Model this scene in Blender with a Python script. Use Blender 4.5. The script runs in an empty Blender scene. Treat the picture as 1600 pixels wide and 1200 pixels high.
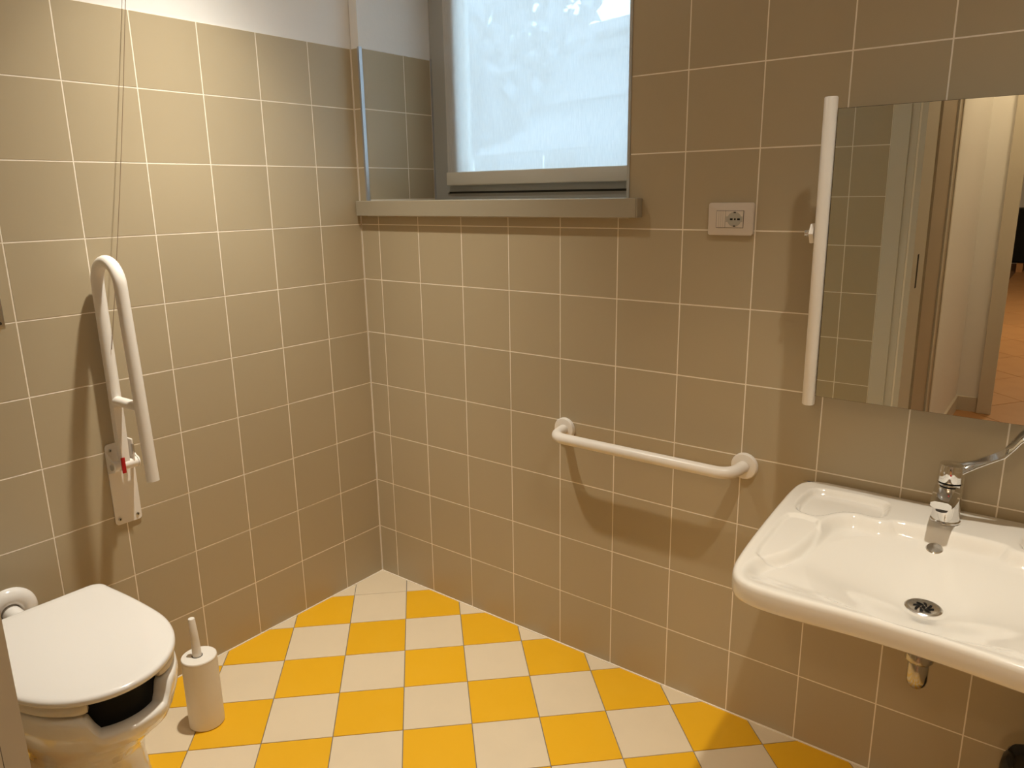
import bpy, bmesh, math, random
import numpy as np
from mathutils import Vector, Matrix
random.seed(7)
PI = math.pi
sc = bpy.context.scene
COL = sc.collection

# ------------------------------------------------------------------ camera, world, lamps, exposure
cd = bpy.data.cameras.new('camera'); cam = bpy.data.objects.new('camera', cd); COL.objects.link(cam)
cd.sensor_width = 36.0; cd.lens = 36.0*1183.12/1600; cd.clip_start = 0.02; cd.clip_end = 200
cam.matrix_world = Matrix(((0.79143989, -0.13691073, 0.59571668, 2.18379),
                           (0.61106399, 0.20106573, -0.7656196, -1.91657),
                           (-0.01495667, 0.9699629, 0.24279266, 1.49823),
                           (0, 0, 0, 1)))
sc.camera = cam
vs = sc.view_settings
vs.view_transform = 'Standard'; vs.look = 'None'; vs.gamma = 1.0; vs.use_curve_mapping = False
vs.exposure = 0.0
sc.cycles.use_denoising = True
sc.cycles.max_bounces = 10; sc.cycles.diffuse_bounces = 6; sc.cycles.glossy_bounces = 5
sc.cycles.transmission_bounces = 8; sc.cycles.transparent_max_bounces = 12
sc.cycles.caustics_reflective = True; sc.cycles.blur_glossy = 1.0
sc.cycles.sample_clamp_indirect = 6.0

W = bpy.data.worlds.new('evening_sky'); sc.world = W; W.use_nodes = True
wn = W.node_tree.nodes; wl = W.node_tree.links; wn.clear()
wo = wn.new('ShaderNodeOutputWorld'); wb = wn.new('ShaderNodeBackground')
tc = wn.new('ShaderNodeTexCoord'); nz = wn.new('ShaderNodeTexNoise'); rp = wn.new('ShaderNodeValToRGB')
nz.inputs['Scale'].default_value = 2.2; nz.inputs['Detail'].default_value = 5
rp.color_ramp.elements[0].position = .42; rp.color_ramp.elements[0].color = (.32, .66, .95, 1)
rp.color_ramp.elements[1].position = .62; rp.color_ramp.elements[1].color = (.78, .93, 1, 1)
wl.new(tc.outputs['Generated'], nz.inputs['Vector']); wl.new(nz.outputs['Fac'], rp.inputs['Fac'])
wl.new(rp.outputs['Color'], wb.inputs['Color']); wb.inputs['Strength'].default_value = 10.0
wl.new(wb.outputs['Background'], wo.inputs['Surface'])

WARM = (1.0, 0.93, 0.79)
def downlight(name, loc, power, radius, color=WARM):
    """recessed lamp: round source whose beam is strong below it and tails off sideways"""
    l = bpy.data.lights.new(name, 'SPOT'); l.energy = power; l.color = color
    l.spot_size = math.radians(150); l.spot_blend = .3; l.shadow_soft_size = radius
    l.use_nodes = True; nt = l.node_tree; em = nt.nodes['Emission']
    tcn = nt.nodes.new('ShaderNodeTexCoord'); sp = nt.nodes.new('ShaderNodeSeparateXYZ'); ab = nt.nodes.new('ShaderNodeMath'); ab.operation = 'ABSOLUTE'
    cv = nt.nodes.new('ShaderNodeFloatCurve'); c = cv.mapping.curves[0]
    P = [(0, 0), (.5, .03), (.68, .05), (.766, .095), (.848, .28), (.914, .56), (.966, .92), (1, 1)]
    c.points[0].location = P[0]; c.points[1].location = P[-1]
    for p in P[1:-1]: c.points.new(*p)
    cv.mapping.update()
    nt.links.new(tcn.outputs['Normal'], sp.inputs[0]); nt.links.new(sp.outputs['Z'], ab.inputs[0])
    nt.links.new(ab.outputs[0], cv.inputs['Value']); nt.links.new(cv.outputs[0], em.inputs['Strength'])
    o = bpy.data.objects.new(name, l); COL.objects.link(o); o.location = loc
    return o
CEIL = 2.70
LAMP = [(0.50, -0.70), (2.07, -0.70)]
downlight('downlight_beam', (LAMP[0][0], LAMP[0][1], CEIL-.02), 190, .03).rotation_euler.y = math.radians(5)
downlight('downlight_beam', (LAMP[1][0], LAMP[1][1], CEIL-.02), 108, .03)
def arealamp(name, loc, power, size, color=WARM):
    l = bpy.data.lights.new(name, 'AREA'); l.energy = power; l.color = color; l.shape = 'DISK'; l.size = size
    o = bpy.data.objects.new(name, l); COL.objects.link(o); o.location = loc
    return o
arealamp('corridor_beam', (1.95, -3.15, CEIL-.03), 13, .2, (1, .74, .44))
arealamp('hall_beam', (2.4, -6.4, CEIL-.03), 80, .6, (1, .76, .48))

# ------------------------------------------------------------------ materials
def mat(name, color, rough=.5, metal=0.0, vary=0.0, noise=None, spec=.5, coat=0.0, bump=None, trans=0.0):
    m = bpy.data.materials.new(name); m.use_nodes = True
    nt = m.node_tree; b = nt.nodes['Principled BSDF']
    b.inputs['Roughness'].default_value = rough; b.inputs['Metallic'].default_value = metal
    b.inputs['Specular IOR Level'].default_value = spec
    b.inputs['Coat Weight'].default_value = coat; b.inputs['Coat Roughness'].default_value = .04
    b.inputs['Transmission Weight'].default_value = trans
    src = None
    rgb = nt.nodes.new('ShaderNodeRGB'); rgb.outputs[0].default_value = (*color, 1); src = rgb.outputs[0]
    if noise:
        sc_, amt, col2 = noise
        n = nt.nodes.new('ShaderNodeTexNoise'); n.inputs['Scale'].default_value = sc_; n.inputs['Detail'].default_value = 4
        g = nt.nodes.new('ShaderNodeNewGeometry'); nt.links.new(g.outputs['Position'], n.inputs['Vector'])
        r = nt.nodes.new('ShaderNodeMapRange'); r.inputs[1].default_value = .45; r.inputs[2].default_value = .75
        r.inputs[3].default_value = 0; r.inputs[4].default_value = amt
        nt.links.new(n.outputs['Fac'], r.inputs[0])
        x = nt.nodes.new('ShaderNodeMix'); x.data_type = 'RGBA'
        nt.links.new(r.outputs[0], x.inputs[0]); nt.links.new(src, x.inputs[6]); x.inputs[7].default_value = (*col2, 1)
        src = x.outputs[2]
    if vary:
        oi = nt.nodes.new('ShaderNodeObjectInfo'); h = nt.nodes.new('ShaderNodeHueSaturation')
        r = nt.nodes.new('ShaderNodeMapRange'); r.inputs[3].default_value = 1-vary; r.inputs[4].default_value = 1+vary
        nt.links.new(oi.outputs['Random'], r.inputs[0]); nt.links.new(r.outputs[0], h.inputs['Value'])
        nt.links.new(src, h.inputs['Color']); src = h.outputs[0]
    nt.links.new(src, b.inputs['Base Color'])
    if bump:
        bs, st = bump
        n = nt.nodes.new('ShaderNodeTexNoise'); n.inputs['Scale'].default_value = bs; n.inputs['Detail'].default_value = 6
        g = nt.nodes.new('ShaderNodeNewGeometry'); nt.links.new(g.outputs['Position'], n.inputs['Vector'])
        bp = nt.nodes.new('ShaderNodeBump'); bp.inputs['Strength'].default_value = st; bp.inputs['Distance'].default_value = .002
        nt.links.new(n.outputs['Fac'], bp.inputs['Height']); nt.links.new(bp.outputs[0], b.inputs['Normal'])
    return m
M = dict(
    wall_tile=mat('taupe_glazed_tile', (.45, .372, .25), .36, vary=.025, noise=(3, .12, (.42, .35, .24)), spec=.35),
    grout=mat('pale_wall_grout', (.88, .80, .68), .85),
    plaster=mat('white_plaster', (.80, .785, .77), .9, bump=(60, .25)),
    yellow=mat('yellow_floor_tile', (.78, .42, .012), .42, vary=.02, noise=(9, .25, (.82, .47, .03)), spec=.35),
    cream=mat('cream_floor_tile', (.72, .60, .43), .42, vary=.02, noise=(9, .25, (.64, .53, .38)), spec=.35),
    floor_grout=mat('grey_floor_grout', (.20, .18, .16), .9),
    ceramic=mat('white_ceramic', (.84, .80, .74), .10, coat=.5, spec=.5),
    plastic=mat('glossy_white_plastic', (.83, .80, .77), .14, coat=.3),
    seat=mat('ivory_seat_plastic', (.76, .70, .60), .3),
    enamel=mat('white_powder_coat', (.84, .79, .73), .30),
    matt=mat('matt_white_plastic', (.80, .76, .70), .55),
    chrome=mat('chrome', (.80, .80, .80), .06, metal=1.0),
    satin=mat('satin_chrome', (.86, .85, .83), .22, metal=1.0),
    shade_chrome=mat('shaded_chrome', (.50, .47, .42), .16, metal=1.0),  # chrome colour darkened for the shaded floor it mirrors under the basin
    steel=mat('brushed_steel', (.55, .54, .52), .3, metal=1.0),
    darkmetal=mat('dark_metal', (.06, .055, .05), .4, metal=.6),
    black=mat('black_plastic', (.004, .004, .004), .6, spec=.2),
    bag=mat('black_bag_film', (.012, .011, .011), .28, bump=(35, 1.0)),
    frame=mat('grey_window_metal', (.43, .43, .41), .35, spec=.5),
    gasket=mat('dark_gasket', (.05, .048, .042), .6),
    sill=mat('greige_sill_paint', (.36, .315, .235), .45),
    alu=mat('aluminium_trim', (.52, .55, .60), .3, metal=.7),
    red=mat('red_tag', (.45, .008, .012), .4),
    socket=mat('grey_socket_insert', (.42, .39, .33), .5),
    plate=mat('ivory_socket_plate', (.66, .58, .50), .4),
    mirror=mat('mirror_silver', (.80, .83, .78), .0, metal=1.0),
    cord=mat('tan_cord', (.22, .15, .09), .8),
    doorpaint=mat('ivory_door_paint', (.60, .55, .46), .5),
    wood=mat('wood_look_floor', (.44, .225, .09), .45, vary=.06, noise=(6, .5, (.36, .17, .065))),
    darkgrout=mat('brown_grout', (.17, .09, .045), .9),
    facade=mat('pale_facade', (.40, .40, .44), .9),
    facade2=mat('facade_cornice', (.33, .33, .37), .9),
    leaf=mat('tree_leaf', (.26, .27, .31), .8),
    bark=mat('bark', (.16, .13, .12), .9),
    street=mat('street', (.3, .3, .3), .9),
    ink=mat('blue_ink', (.01, .03, .09), .6),
)
def blind_mat():
    m = bpy.data.materials.new('woven_blind'); m.use_nodes = True; nt = m.node_tree; nt.nodes.clear()
    N = nt.nodes.new; L = nt.links.new
    out = N('ShaderNodeOutputMaterial'); tr = N('ShaderNodeBsdfTransparent'); tl = N('ShaderNodeBsdfTranslucent'); df = N('ShaderNodeBsdfDiffuse')
    g = N('ShaderNodeNewGeometry'); mp = N('ShaderNodeMapping'); n = N('ShaderNodeTexNoise')
    mp.inputs['Scale'].default_value = (1, 1, .07); n.inputs['Scale'].default_value = 420; n.inputs['Detail'].default_value = 3
    L(g.outputs['Position'], mp.inputs['Vector']); L(mp.outputs[0], n.inputs['Vector'])
    r = N('ShaderNodeMapRange'); r.inputs[1].default_value = .3; r.inputs[2].default_value = .7; r.inputs[3].default_value = .065; r.inputs[4].default_value = .17
    L(n.outputs['Fac'], r.inputs[0])
    tr.inputs[0].default_value = (.97, .985, 1, 1)
    tl.inputs[0].default_value = (.90, .84, .80, 1); df.inputs[0].default_value = (.80, .77, .72, 1)
    a = N('ShaderNodeMixShader'); a.inputs[0].default_value = .48; L(tl.outputs[0], a.inputs[1]); L(df.outputs[0], a.inputs[2])
    b = N('ShaderNodeMixShader'); L(r.outputs[0], b.inputs[0]); L(a.outputs[0], b.inputs[1]); L(tr.outputs[0], b.inputs[2])
    L(b.outputs[0], out.inputs[0])
    return m
M['blind'] = blind_mat()
def glass_mat():
    m = bpy.data.materials.new('clear_glass'); m.use_nodes = True; nt = m.node_tree; nt.nodes.clear()
    N = nt.nodes.new; L = nt.links.new
    out = N('ShaderNodeOutputMaterial'); tr = N('ShaderNodeBsdfTransparent'); gl = N('ShaderNodeBsdfGlossy'); gl.inputs['Roughness'].default_value = .02
    fr = N('ShaderNodeFresnel'); fr.inputs[0].default_value = 1.45; a = N('ShaderNodeMixShader')
    tr.inputs[0].default_value = (.95, .97, .97, 1)
    L(fr.outputs[0], a.inputs[0]); L(tr.outputs[0], a.inputs[1]); L(gl.outputs[0], a.inputs[2]); L(a.outputs[0], out.inputs[0])
    return m
M['glass'] = glass_mat()

# ------------------------------------------------------------------ helpers
def obj(name, bm, m, parent=None, smooth=None, loc=None):
    me = bpy.data.meshes.new(name)
    bmesh.ops.recalc_face_normals(bm, faces=bm.faces)
    bm.to_mesh(me); bm.free()
    if m is not None: me.materials.append(m)
    if smooth is not None:
        for p in me.polygons: p.use_smooth = True
        me.set_sharp_from_angle(angle=math.radians(smooth))
    o = bpy.data.objects.new(name, me); COL.objects.link(o)
    if parent is not None: o.parent = parent
    if loc is not None: o.location = loc
    return o
def thing(name, label, cat, loc=(0, 0, 0), group=None):
    o = bpy.data.objects.new(name, None); COL.objects.link(o); o.location = loc; o.empty_display_size = .05
    o['label'] = label; o['category'] = cat
    if group: o['group'] = group
    bpy.context.view_layer.update()
    return o
def under(o, parent):          # parent while keeping world position (parents here are only translated)
    o.parent = parent; o.location = Vector(o.location) - Vector(parent.location)
    return o
def tag(o, label, cat):
    o['label'] = label; o['category'] = cat; return o
def box(bm, x0, x1, y0, y1, z0, z1, bev=0.0, seg=2):
    vs_ = [bm.verts.new((x, y, z)) for x in (x0, x1) for y in (y0, y1) for z in (z0, z1)]
    F = [(0, 1, 3, 2), (4, 6, 7, 5), (0, 4, 5, 1), (2, 3, 7, 6), (0, 2, 6, 4), (1, 5, 7, 3)]
    fs = [bm.faces.new([vs_[i] for i in f]) for f in F]
    if bev:
        es = list({e for f in fs for e in f.edges})
        bmesh.ops.bevel(bm, geom=es, offset=bev, segments=seg, affect='EDGES', profile=.5)
def B(*a, **k):
    bm = bmesh.new(); box(bm, *a, **k); return bm
def tube(bm, pts, r, n=20, caps=True, flat=None):
    pts = [Vector(p) for p in pts]
    rs = r if isinstance(r, (list, tuple)) else [r]*len(pts)
    T = []
    for i in range(len(pts)):
        a = pts[max(i-1, 0)]; b = pts[min(i+1, len(pts)-1)]; T.append((b-a).normalized())
    up = Vector((0, 0, 1)) if abs(T[0].z) < .9 else Vector((0, 1, 0))
    u = T[0].cross(up).normalized(); rings = []
    for i, p in enumerate(pts):
        u = (u - T[i]*u.dot(T[i])).normalized(); v = T[i].cross(u)
        rings.append([bm.verts.new(p + (u*math.cos(2*PI*k/n) + v*math.sin(2*PI*k/n))*rs[i]) for k in range(n)])
    for a, b in zip(rings, rings[1:]):
        for k in range(n): bm.faces.new((a[k], a[(k+1) % n], b[(k+1) % n], b[k]))
    if caps: bm.faces.new(rings[0][::-1]); bm.faces.new(rings[-1])
def fillet(pts, rad, n=10):
    pts = [Vector(p) for p in pts]; out = [pts[0]]
    for a, b, c in zip(pts, pts[1:], pts[2:]):
        d1 = (a-b).normalized(); d2 = (c-b).normalized(); ang = d1.angle(d2); t = rad/math.tan(ang/2)
        p1 = b+d1*t; p2 = b+d2*t; cen = b+(d1+d2).normalized()*(rad/math.sin(ang/2))
        va = p1-cen; vb = p2-cen; th = va.angle(vb)
        for k in range(n+1):
            s = k/n; out.append(cen + (va*math.sin((1-s)*th)+vb*math.sin(s*th))/math.sin(th))
    out.append(pts[-1]); return out
def lathe(bm, prof, axis='z', c=(0, 0, 0), n=40):
    """prof: (radius, height) list along axis"""
    c = Vector(c); rings = []
    for r, h in prof:
        ring = []
        for k in range(n):
            a = 2*PI*k/n; x, y = r*math.cos(a), r*math.sin(a)
            p = {'z': (x, y, h), 'y': (x, h, y), 'x': (h, x, y)}[axis]
            ring.append(bm.verts.new(c+Vector(p)))
        rings.append(ring)
    for a, b in zip(rings, rings[1:]):
        for k in range(n): bm.faces.new((a[k], a[(k+1) % n], b[(k+1) % n], b[k]))
    bm.faces.new(rings[0]); bm.faces.new(rings[-1])
def LT(*a, **k):
    bm = bmesh.new(); lathe(bm, *a, **k); return bm
def ribbon(bm, pts, widths, thick, side):
    """flat bar with rounded section swept along pts; side = width direction"""
    pts = [Vector(p) for p in pts]; side = Vector(side).normalized(); rings = []
    for i, p in enumerate(pts):
        t = (pts[min(i+1, len(pts)-1)]-pts[max(i-1, 0)]).normalized(); nrm = t.cross(side).normalized(); w = widths[i]/2; h = thick/2
        ring = []
        for a, b in ((-1, -.4), (-.8, -1), (.8, -1), (1, -.4), (1, .4), (.8, 1), (-.8, 1), (-1, .4)):
            ring.append(bm.verts.new(p+side*w*a+nrm*h*b))
        rings.append(ring)
    for a, b in zip(rings, rings[1:]):
        for k in range(8): bm.faces.new((a[k], a[(k+1) % 8], b[(k+1) % 8], b[k]))
    bm.faces.new(rings[0][::-1]); bm.faces.new(rings[-1])
def struct(o): o['kind'] = 'structure'; return o

# tiles ------------------------------------------------------------
_tm = {}
def tile_mesh(poly, th, ch, m, key=None):
    if key is not None and key in _tm: return _tm[key]
    n = len(poly); c = Vector((sum(p[0] for p in poly)/n, sum(p[1] for p in poly)/n))
    bm = bmesh.new()
    def inset(d):
        out = []
        for i in range(n):
            a, b, e = Vector(poly[i-1]), Vector(poly[i]), Vector(poly[(i+1) % n])
            n1 = Vector((-(b-a).y, (b-a).x)).normalized(); n2 = Vector((-(e-b).y, (e-b).x)).normalized()
            k = 1+n1.dot(n2)
            out.append(b+(n1+n2)*(d/max(k, .3)))
        return out
    lo = [bm.verts.new((p[0], p[1], -th)) for p in poly]
    mid = [bm.verts.new((p[0], p[1], -ch)) for p in poly]
    top = [bm.verts.new((p.x, p.y, 0)) for p in inset(ch)]
    for i in range(n):
        j = (i+1) % n
        bm.faces.new((lo[i], lo[j], mid[j], mid[i])); bm.faces.new((mid[i], mid[j], top[j], top[i]))
    bm.faces.new(top); bm.faces.new(lo[::-1])
    me = bpy.data.meshes.new('tile'); bm.to_mesh(me); bm.free(); me.materials.append(m)
    if key is not None: _tm[key] = me
    return me
def clip(poly, rect):
    x0, x1, y0, y1 = rect
    for ax, v, s in ((0, x0, 1), (0, x1, -1), (1, y0, 1), (1, y1, -1)):
        out = []
        for i in range(len(poly)):
            a, b = poly[i-1], poly[i]; da, db = (a[ax]-v)*s, (b[ax]-v)*s
            if (da >= 0) != (db >= 0):
                t = da/(da-db); out.append((a[0]+(b[0]-a[0])*t, a[1]+(b[1]-a[1])*t))
            if db >= 0: out.append(b)
        poly = out
        if len(poly) < 3: return []
    return poly
def area(p): return .5*sum(p[i-1][0]*p[i][1]-p[i][0]*p[i-1][1] for i in range(len(p)))
def shrink(poly, d):
    n = len(poly); out = []
    for i in range(n):
        a, b, e = Vector(poly[i-1]), Vector(poly[i]), Vector(poly[(i+1) % n])
        n1 = Vector((-(b-a).y, (b-a).x)).normalized(); n2 = Vector((-(e-b).y, (e-b).x)).normalized()
        out.append(tuple(b+(n1+n2)*(d/max(1+n1.dot(n2), .3))))
    return out
def place_tile(me, origin, ex, ey, parent, cx, cy, jig=.0012):
    ez = ex.cross(ey)
    o = bpy.data.objects.new('tile', me); COL.objects.link(o)
    R_ = Matrix((ex, ey, ez)).transposed().to_4x4()
    R_ = R_ @ Matrix.Rotation(random.uniform(-jig, jig), 4, 'X') @ Matrix.Rotation(random.uniform(-jig, jig), 4, 'Y')
    R_.translation = Vector(origin)+ex*cx+ey*cy+ez*random.uniform(-.0001, .0001)
    o.parent = parent; o.matrix_local = R_
    return o
TP = 0.2; HP = 0.19785; J = 0.0016
def wall_tiles(parent, origin, ex, ey, sj, tj, holes=(), shift=None):
    """sj, tj: joint positions along ex and ey"""
    for a, b in zip(sj, sj[1:]):
        for c, d in zip(tj, tj[1:]):
            poly = [(a, c), (b, c), (b, d), (a, d)]
            for (ha, hb, hc, hd) in holes:
                oa, ob, oc, od = max(a, ha), min(b, hb), max(c, hc), min(d, hd)
                if oa >= ob or oc >= od: continue
                if oc <= c and od >= d:                 # hole covers the full height here
                    poly = [] if (oa <= a and ob >= b) else ([(a, c), (oa, c), (oa, d), (a, d)] if oa > a else [(ob, c), (b, c), (b, d), (ob, d)])
                elif oa <= a and ob >= b: poly = [(a, c), (b, c), (b, oc), (a, oc)]
                elif oa > a: poly = [(a, c), (b, c), (b, oc), (oa, oc), (oa, d), (a, d)]
                else: poly = [(a, c), (b, c), (b, d), (ob, d), (ob, oc), (a, oc)]
            if not poly: continue
            xs = [p[0] for p in poly]; ys = [p[1] for p in poly]
            if max(xs)-min(xs) < .010 or max(ys)-min(ys) < .010: continue
            q = shrink(poly, J); cx = (min(xs)+max(xs))/2; cy = (min(ys)+max(ys))/2
            loc = [(p[0]-cx, p[1]-cy) for p in q]
            key = ('w',)+tuple(round(v, 4) for p in loc for v in p)
            place_tile(tile_mesh(loc, .004, .0004, M['wall_tile'], key), origin, ex, ey, parent, cx, cy)

# ------------------------------------------------------------------ room shell
CY1_ = -3.6
RX, RY, RZ = 2.62, -1.75, CEIL      # right wall, wall behind the camera, ceiling
TOPT = 2.0
WX0, WX1, WZ0, WZ1 = .040, 1.113, 1.470, 2.42   # window opening
WD = .42                                    # wall depth
X, Y, Z = Vector((1, 0, 0)), Vector((0, 1, 0)), Vector((0, 0, 1))
G = .0005                                   # grout face behind tile face
P_ = .003                                   # plaster face behind tile face

def multi(boxes):
    bm = bmesh.new()
    for b in boxes: box(bm, *b)
    return bm
# left wall x = 0
wl_ = struct(obj('wall_left', multi([(-.2, -P_, RY-.2, WD, TOPT, RZ), (-.2, -.0045, RY-.2, WD, -.05, TOPT)]), M['plaster']))
obj('grout_bed', B(-.0044, -G, RY, -G, 0, TOPT-.001), M['grout'], wl_)
sj = [0.002, .18565]
while sj[-1] < 1.75: sj.append(sj[-1]+HP)
sj[-1] = 1.748
tj = [.0015]+[TP*k for k in range(1, 11)]; tj = [t+(.0 if i else 0) for i, t in enumerate(tj)]
# local frame: ex along -Y?  keep right-handed with normal +X : ex = Y, ey = Z
wall_tiles(wl_, (0, 0, 0), Y, Z, [-s for s in sj][::-1], tj)

# back wall y = 0, with window opening
wb_ = struct(obj('wall_back', multi([
    (0, WX0-.001, P_, WD, TOPT, RZ), (WX1+.001, RX+.2, P_, WD, TOPT, RZ), (WX0-.001, WX1+.001, P_, WD, WZ1, RZ),
    (0, WX0-.0045, .0045, WD, -.05, TOPT), (WX1+.0045, RX+.2, .0045, WD, -.05, TOPT), (WX0-.0045, WX1+.0045, .0045, WD, -.05, WZ0-.04)]), M['plaster']))
obj('grout_bed', multi([(0, RX, G, .0044, 0, 1.43), (0, WX0-.0045, G, .0044, 1.43, TOPT-.001), (WX1+.0045, RX, G, .0044, 1.43, TOPT-.001),
                        (WX0-.0044, WX0-G, .0044, .36, 1.47, TOPT-.001)]), M['grout'], wb_)
sj = [.002, .09279]
while sj[-1] < RX: sj.append(sj[-1]+HP)
sj[-1] = RX-.002
hole = (WX0-.001, WX1+.001, 1.43, 3)
wall_tiles(wb_, (0, 0, 0), X, Z, sj, tj, holes=[hole])
# tiled reveal on the left of the window: plane x = WX0, facing +X
wall_tiles(wb_, (WX0, 0, 0), Y, Z, [.012, .217, .357], [1.4865, 1.6, 1.8, 2.0])
# right wall and front wall (behind the camera)
wr_ = struct(obj('wall_right', multi([(RX+P_, RX+.2, RY-.2, WD, TOPT, RZ), (RX+.0045, RX+.2, RY-.2, P_, -.05, TOPT)]), M['plaster']))
obj('grout_bed', B(RX+G, RX+.0044, RY, -.0, 0, TOPT-.001), M['grout'], wr_)
sjr = [-1.748+.198*k for k in range(0, 9)]+[-.002]
wall_tiles(wr_, (RX, 0, 0), -Y, Z, [-s for s in sjr][::-1], tj)
DX0, DX1, DZ = 1.575, 2.475, 2.12
WT = .25
wf_ = struct(obj('wall_front', multi([(0, DX0-.02, RY-WT, RY-.0045, -.05, TOPT), (0, DX0-.02, RY-WT, RY-P_, TOPT, RZ),
    (DX1+.02, RX, RY-WT, RY-.0045, -.05, TOPT), (DX1+.02, RX, RY-WT, RY-P_, TOPT, RZ), (RX, 3.15, RY-WT, RY-P_, -.05, RZ), (DX0-.02, DX1+.02, RY-WT, RY-P_, DZ+.02, RZ)]), M['plaster']))
obj('grout_bed', multi([(0, DX0-.02, RY-.0044, RY-G, 0, TOPT-.001), (DX1+.02, RX, RY-.0044, RY-G, 0, TOPT-.001)]), M['grout'], wf_)
fj = [1.311+.198*k for k in range(-6, 1)]; fj = [.002]+fj+[1.4525]
wall_tiles(wf_, (0, RY, 0), -X, Z, [-v for v in fj][::-1], tj)
struct(obj('ceiling', multi([(-.2, 3.4, CY1_, WD, CEIL, CEIL+.1), (-1.7, 5.2, -11.2, CY1_, CEIL, CEIL+.1)]), M['plaster']))

# floor
fl = struct(obj('floor', B(0, RX, RY, 0, -.06, -.0022), M['floor_grout']))
ox, oy, ang, pt = .34541, -.2072, .77982, .19951
cA, sA = math.cos(ang), math.sin(ang)
def gp(i, j): return (ox+pt*(i*cA+j*sA), oy+pt*(i*sA-j*cA))
for i in range(-12, 20):
    for j in range(-10, 20):
        poly = [gp(i, j), gp(i, j+1), gp(i+1, j+1), gp(i+1, j)]
        if area(poly) < 0: poly = poly[::-1]
        full = area(poly); poly = clip(poly, (.0015, RX-.0015, RY+.0015, -.0015))
        if not poly or area(poly) < .0006: continue
        # drop doubled corners
        q = [p for k, p in enumerate(poly) if (Vector(p)-Vector(poly[k-1])).length > .004]
        if len(q) < 3: continue
        m = M['cream'] if ((i+j) % 2 == 0 or (i, j) == (-1, -2)) else M['yellow']
        q = shrink(q, .0012)
        if area(q) < .0003: continue
        cx = sum(p[0] for p in q)/len(q); cy = sum(p[1] for p in q)/len(q)
        loc = [(p[0]-cx, p[1]-cy) for p in q]
        key = ('f', m.name) if abs(area(poly)-full) < 1e-6 else None
        place_tile(tile_mesh(loc, .004, .0007, m, key), (0, 0, 0), X, Y, fl, cx, cy, jig=.0006)
# white sealant line between floor and walls
bm = bmesh.new(); box(bm, 0, RX, -.004, 0, -.001, .0025); box(bm, 0, .004, RY, -.004, -.001, .0025)
struct(obj('trim_1', bm, M['grout']))

# door frame of the doorway the camera looks through
d1 = struct(obj('door_1', multi([(DX0-.019, DX0, RY-WT, RY-.0205, 0, DZ), (DX1, DX1+.019, RY-WT, RY-.0205, 0, DZ), (DX0-.019, DX1+.019, RY-WT, RY-.0205, DZ, DZ+.019)]), M['doorpaint']))
for sx, xe in ((-1, DX0), (1, DX1)):
    prof = [(.0, -.02), (.0, -.0034), (.0275, -.001), (.0276, .003), (.055, .003), (.0555, .010), (.118, .010), (.120, .008), (.120, -.02)]
    bm = bmesh.new(); lo = [bm.verts.new((xe+sx*u, RY+w, 0)) for u, w in prof]; hi = [bm.verts.new((xe+sx*u, RY+w, DZ+.12)) for u, w in prof]
    for i in range(len(prof)): bm.faces.new((lo[i], lo[(i+1) % len(prof)], hi[(i+1) % len(prof)], hi[i]))
    bm.faces.new(lo); bm.faces.new(hi)
    obj('architrave', bm, M['doorpaint'], d1)
obj('architrave', B(DX0-.12, DX1+.12, RY-.02, RY+.010, DZ+.055, DZ+.12, bev=.003), M['doorpaint'], d1)
obj('latch_hole', B(DX0-.001, DX0+.0012, RY-.12, RY-.095, 1.02, 1.16), M['black'], d1)

# corridor seen in the mirror
CX, CY0, CY1 = 1.57, RY-WT, -3.6
cfl = struct(obj('corridor_floor', B(-1.5, 5.0, -11, RY, -.06, -.003), M['darkgrout']))
for i in range(-16, 12):
    for j in range(-2, 34):
        a_ = math.radians(38); s = .45
        c_, s_ = math.cos(a_), math.sin(a_)
        def q_(i, j): return (1.5+s*(i*c_+j*s_*1), -2.0+s*(i*s_-j*c_))
        poly = [q_(i, j), q_(i, j+1), q_(i+1, j+1), q_(i+1, j)]
        if area(poly) < 0: poly = poly[::-1]
        if min(p[0] for p in poly) > 2.6 or max(p[0] for p in poly) < 1.2 or min(p[1] for p in poly) < -11: continue
        poly = clip(poly, (1.3, 3.0, -10.6, RY-WT-.001))
        if not poly: continue
        q = [p for k, p in enumerate(poly) if (Vector(p)-Vector(poly[k-1])).length > .01]
        if len(q) < 3: continue
        q = shrink(q, .002)
        if area(q) < .002: continue
        cx = sum(p[0] for p in q)/len(q); cy = sum(p[1] for p in q)/len(q)
        place_tile(tile_mesh([(p[0]-cx, p[1]-cy) for p in q], .004, .0008, M['wood']), (0, 0, 0), X, Y, cfl, cx, cy, jig=.0004)
cw = struct(obj('wall_corridor', multi([(CX-.1, CX, CY1, CY0, 0, CEIL), (3.05, 3.15, CY1, CY0, 0, CEIL),
    (CX, 1.69, CY1-.12, CY1, 0, CEIL), (2.62, 3.05, CY1-.12, CY1, 0, CEIL), (1.69, 2.62, CY1-.12, CY1, 2.15, CEIL)]), M['plaster']))
struct(obj('wall_hall', multi([(-1.5, 5, -11.1, -11, -.05, CEIL), (-1.6, -1.5, -11, CY1-.12, -.05, CEIL), (5, 5.1, -11, CY1-.12, -.05, CEIL),
    (-1.5, CX, CY1-.12, CY1-.02, 0, CEIL), (3.05, 5, CY1-.12, CY1-.02, 0, CEIL)]), M['plaster']))
pw = mat('tan_panel_paint', (.44, .36, .26), .5)
ct = obj('wall_panel', B(CX+.001, CX+.012, -2.36, -2.02, .01, 2.1), pw, cw)  # tile-coloured wall panel, with ivory trim along its edges
obj('panel_trim', B(CX+.001, CX+.02, -2.40, -2.362, .01, 2.1), M['doorpaint'], cw)
obj('wall_panel', B(CX+.001, CX+.012, -2.50, -2.405, .01, 2.1), pw, cw)
obj('panel_trim', B(CX+.001, CX+.016, -2.53, -2.503, .01, 2.1), M['doorpaint'], cw)
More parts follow.
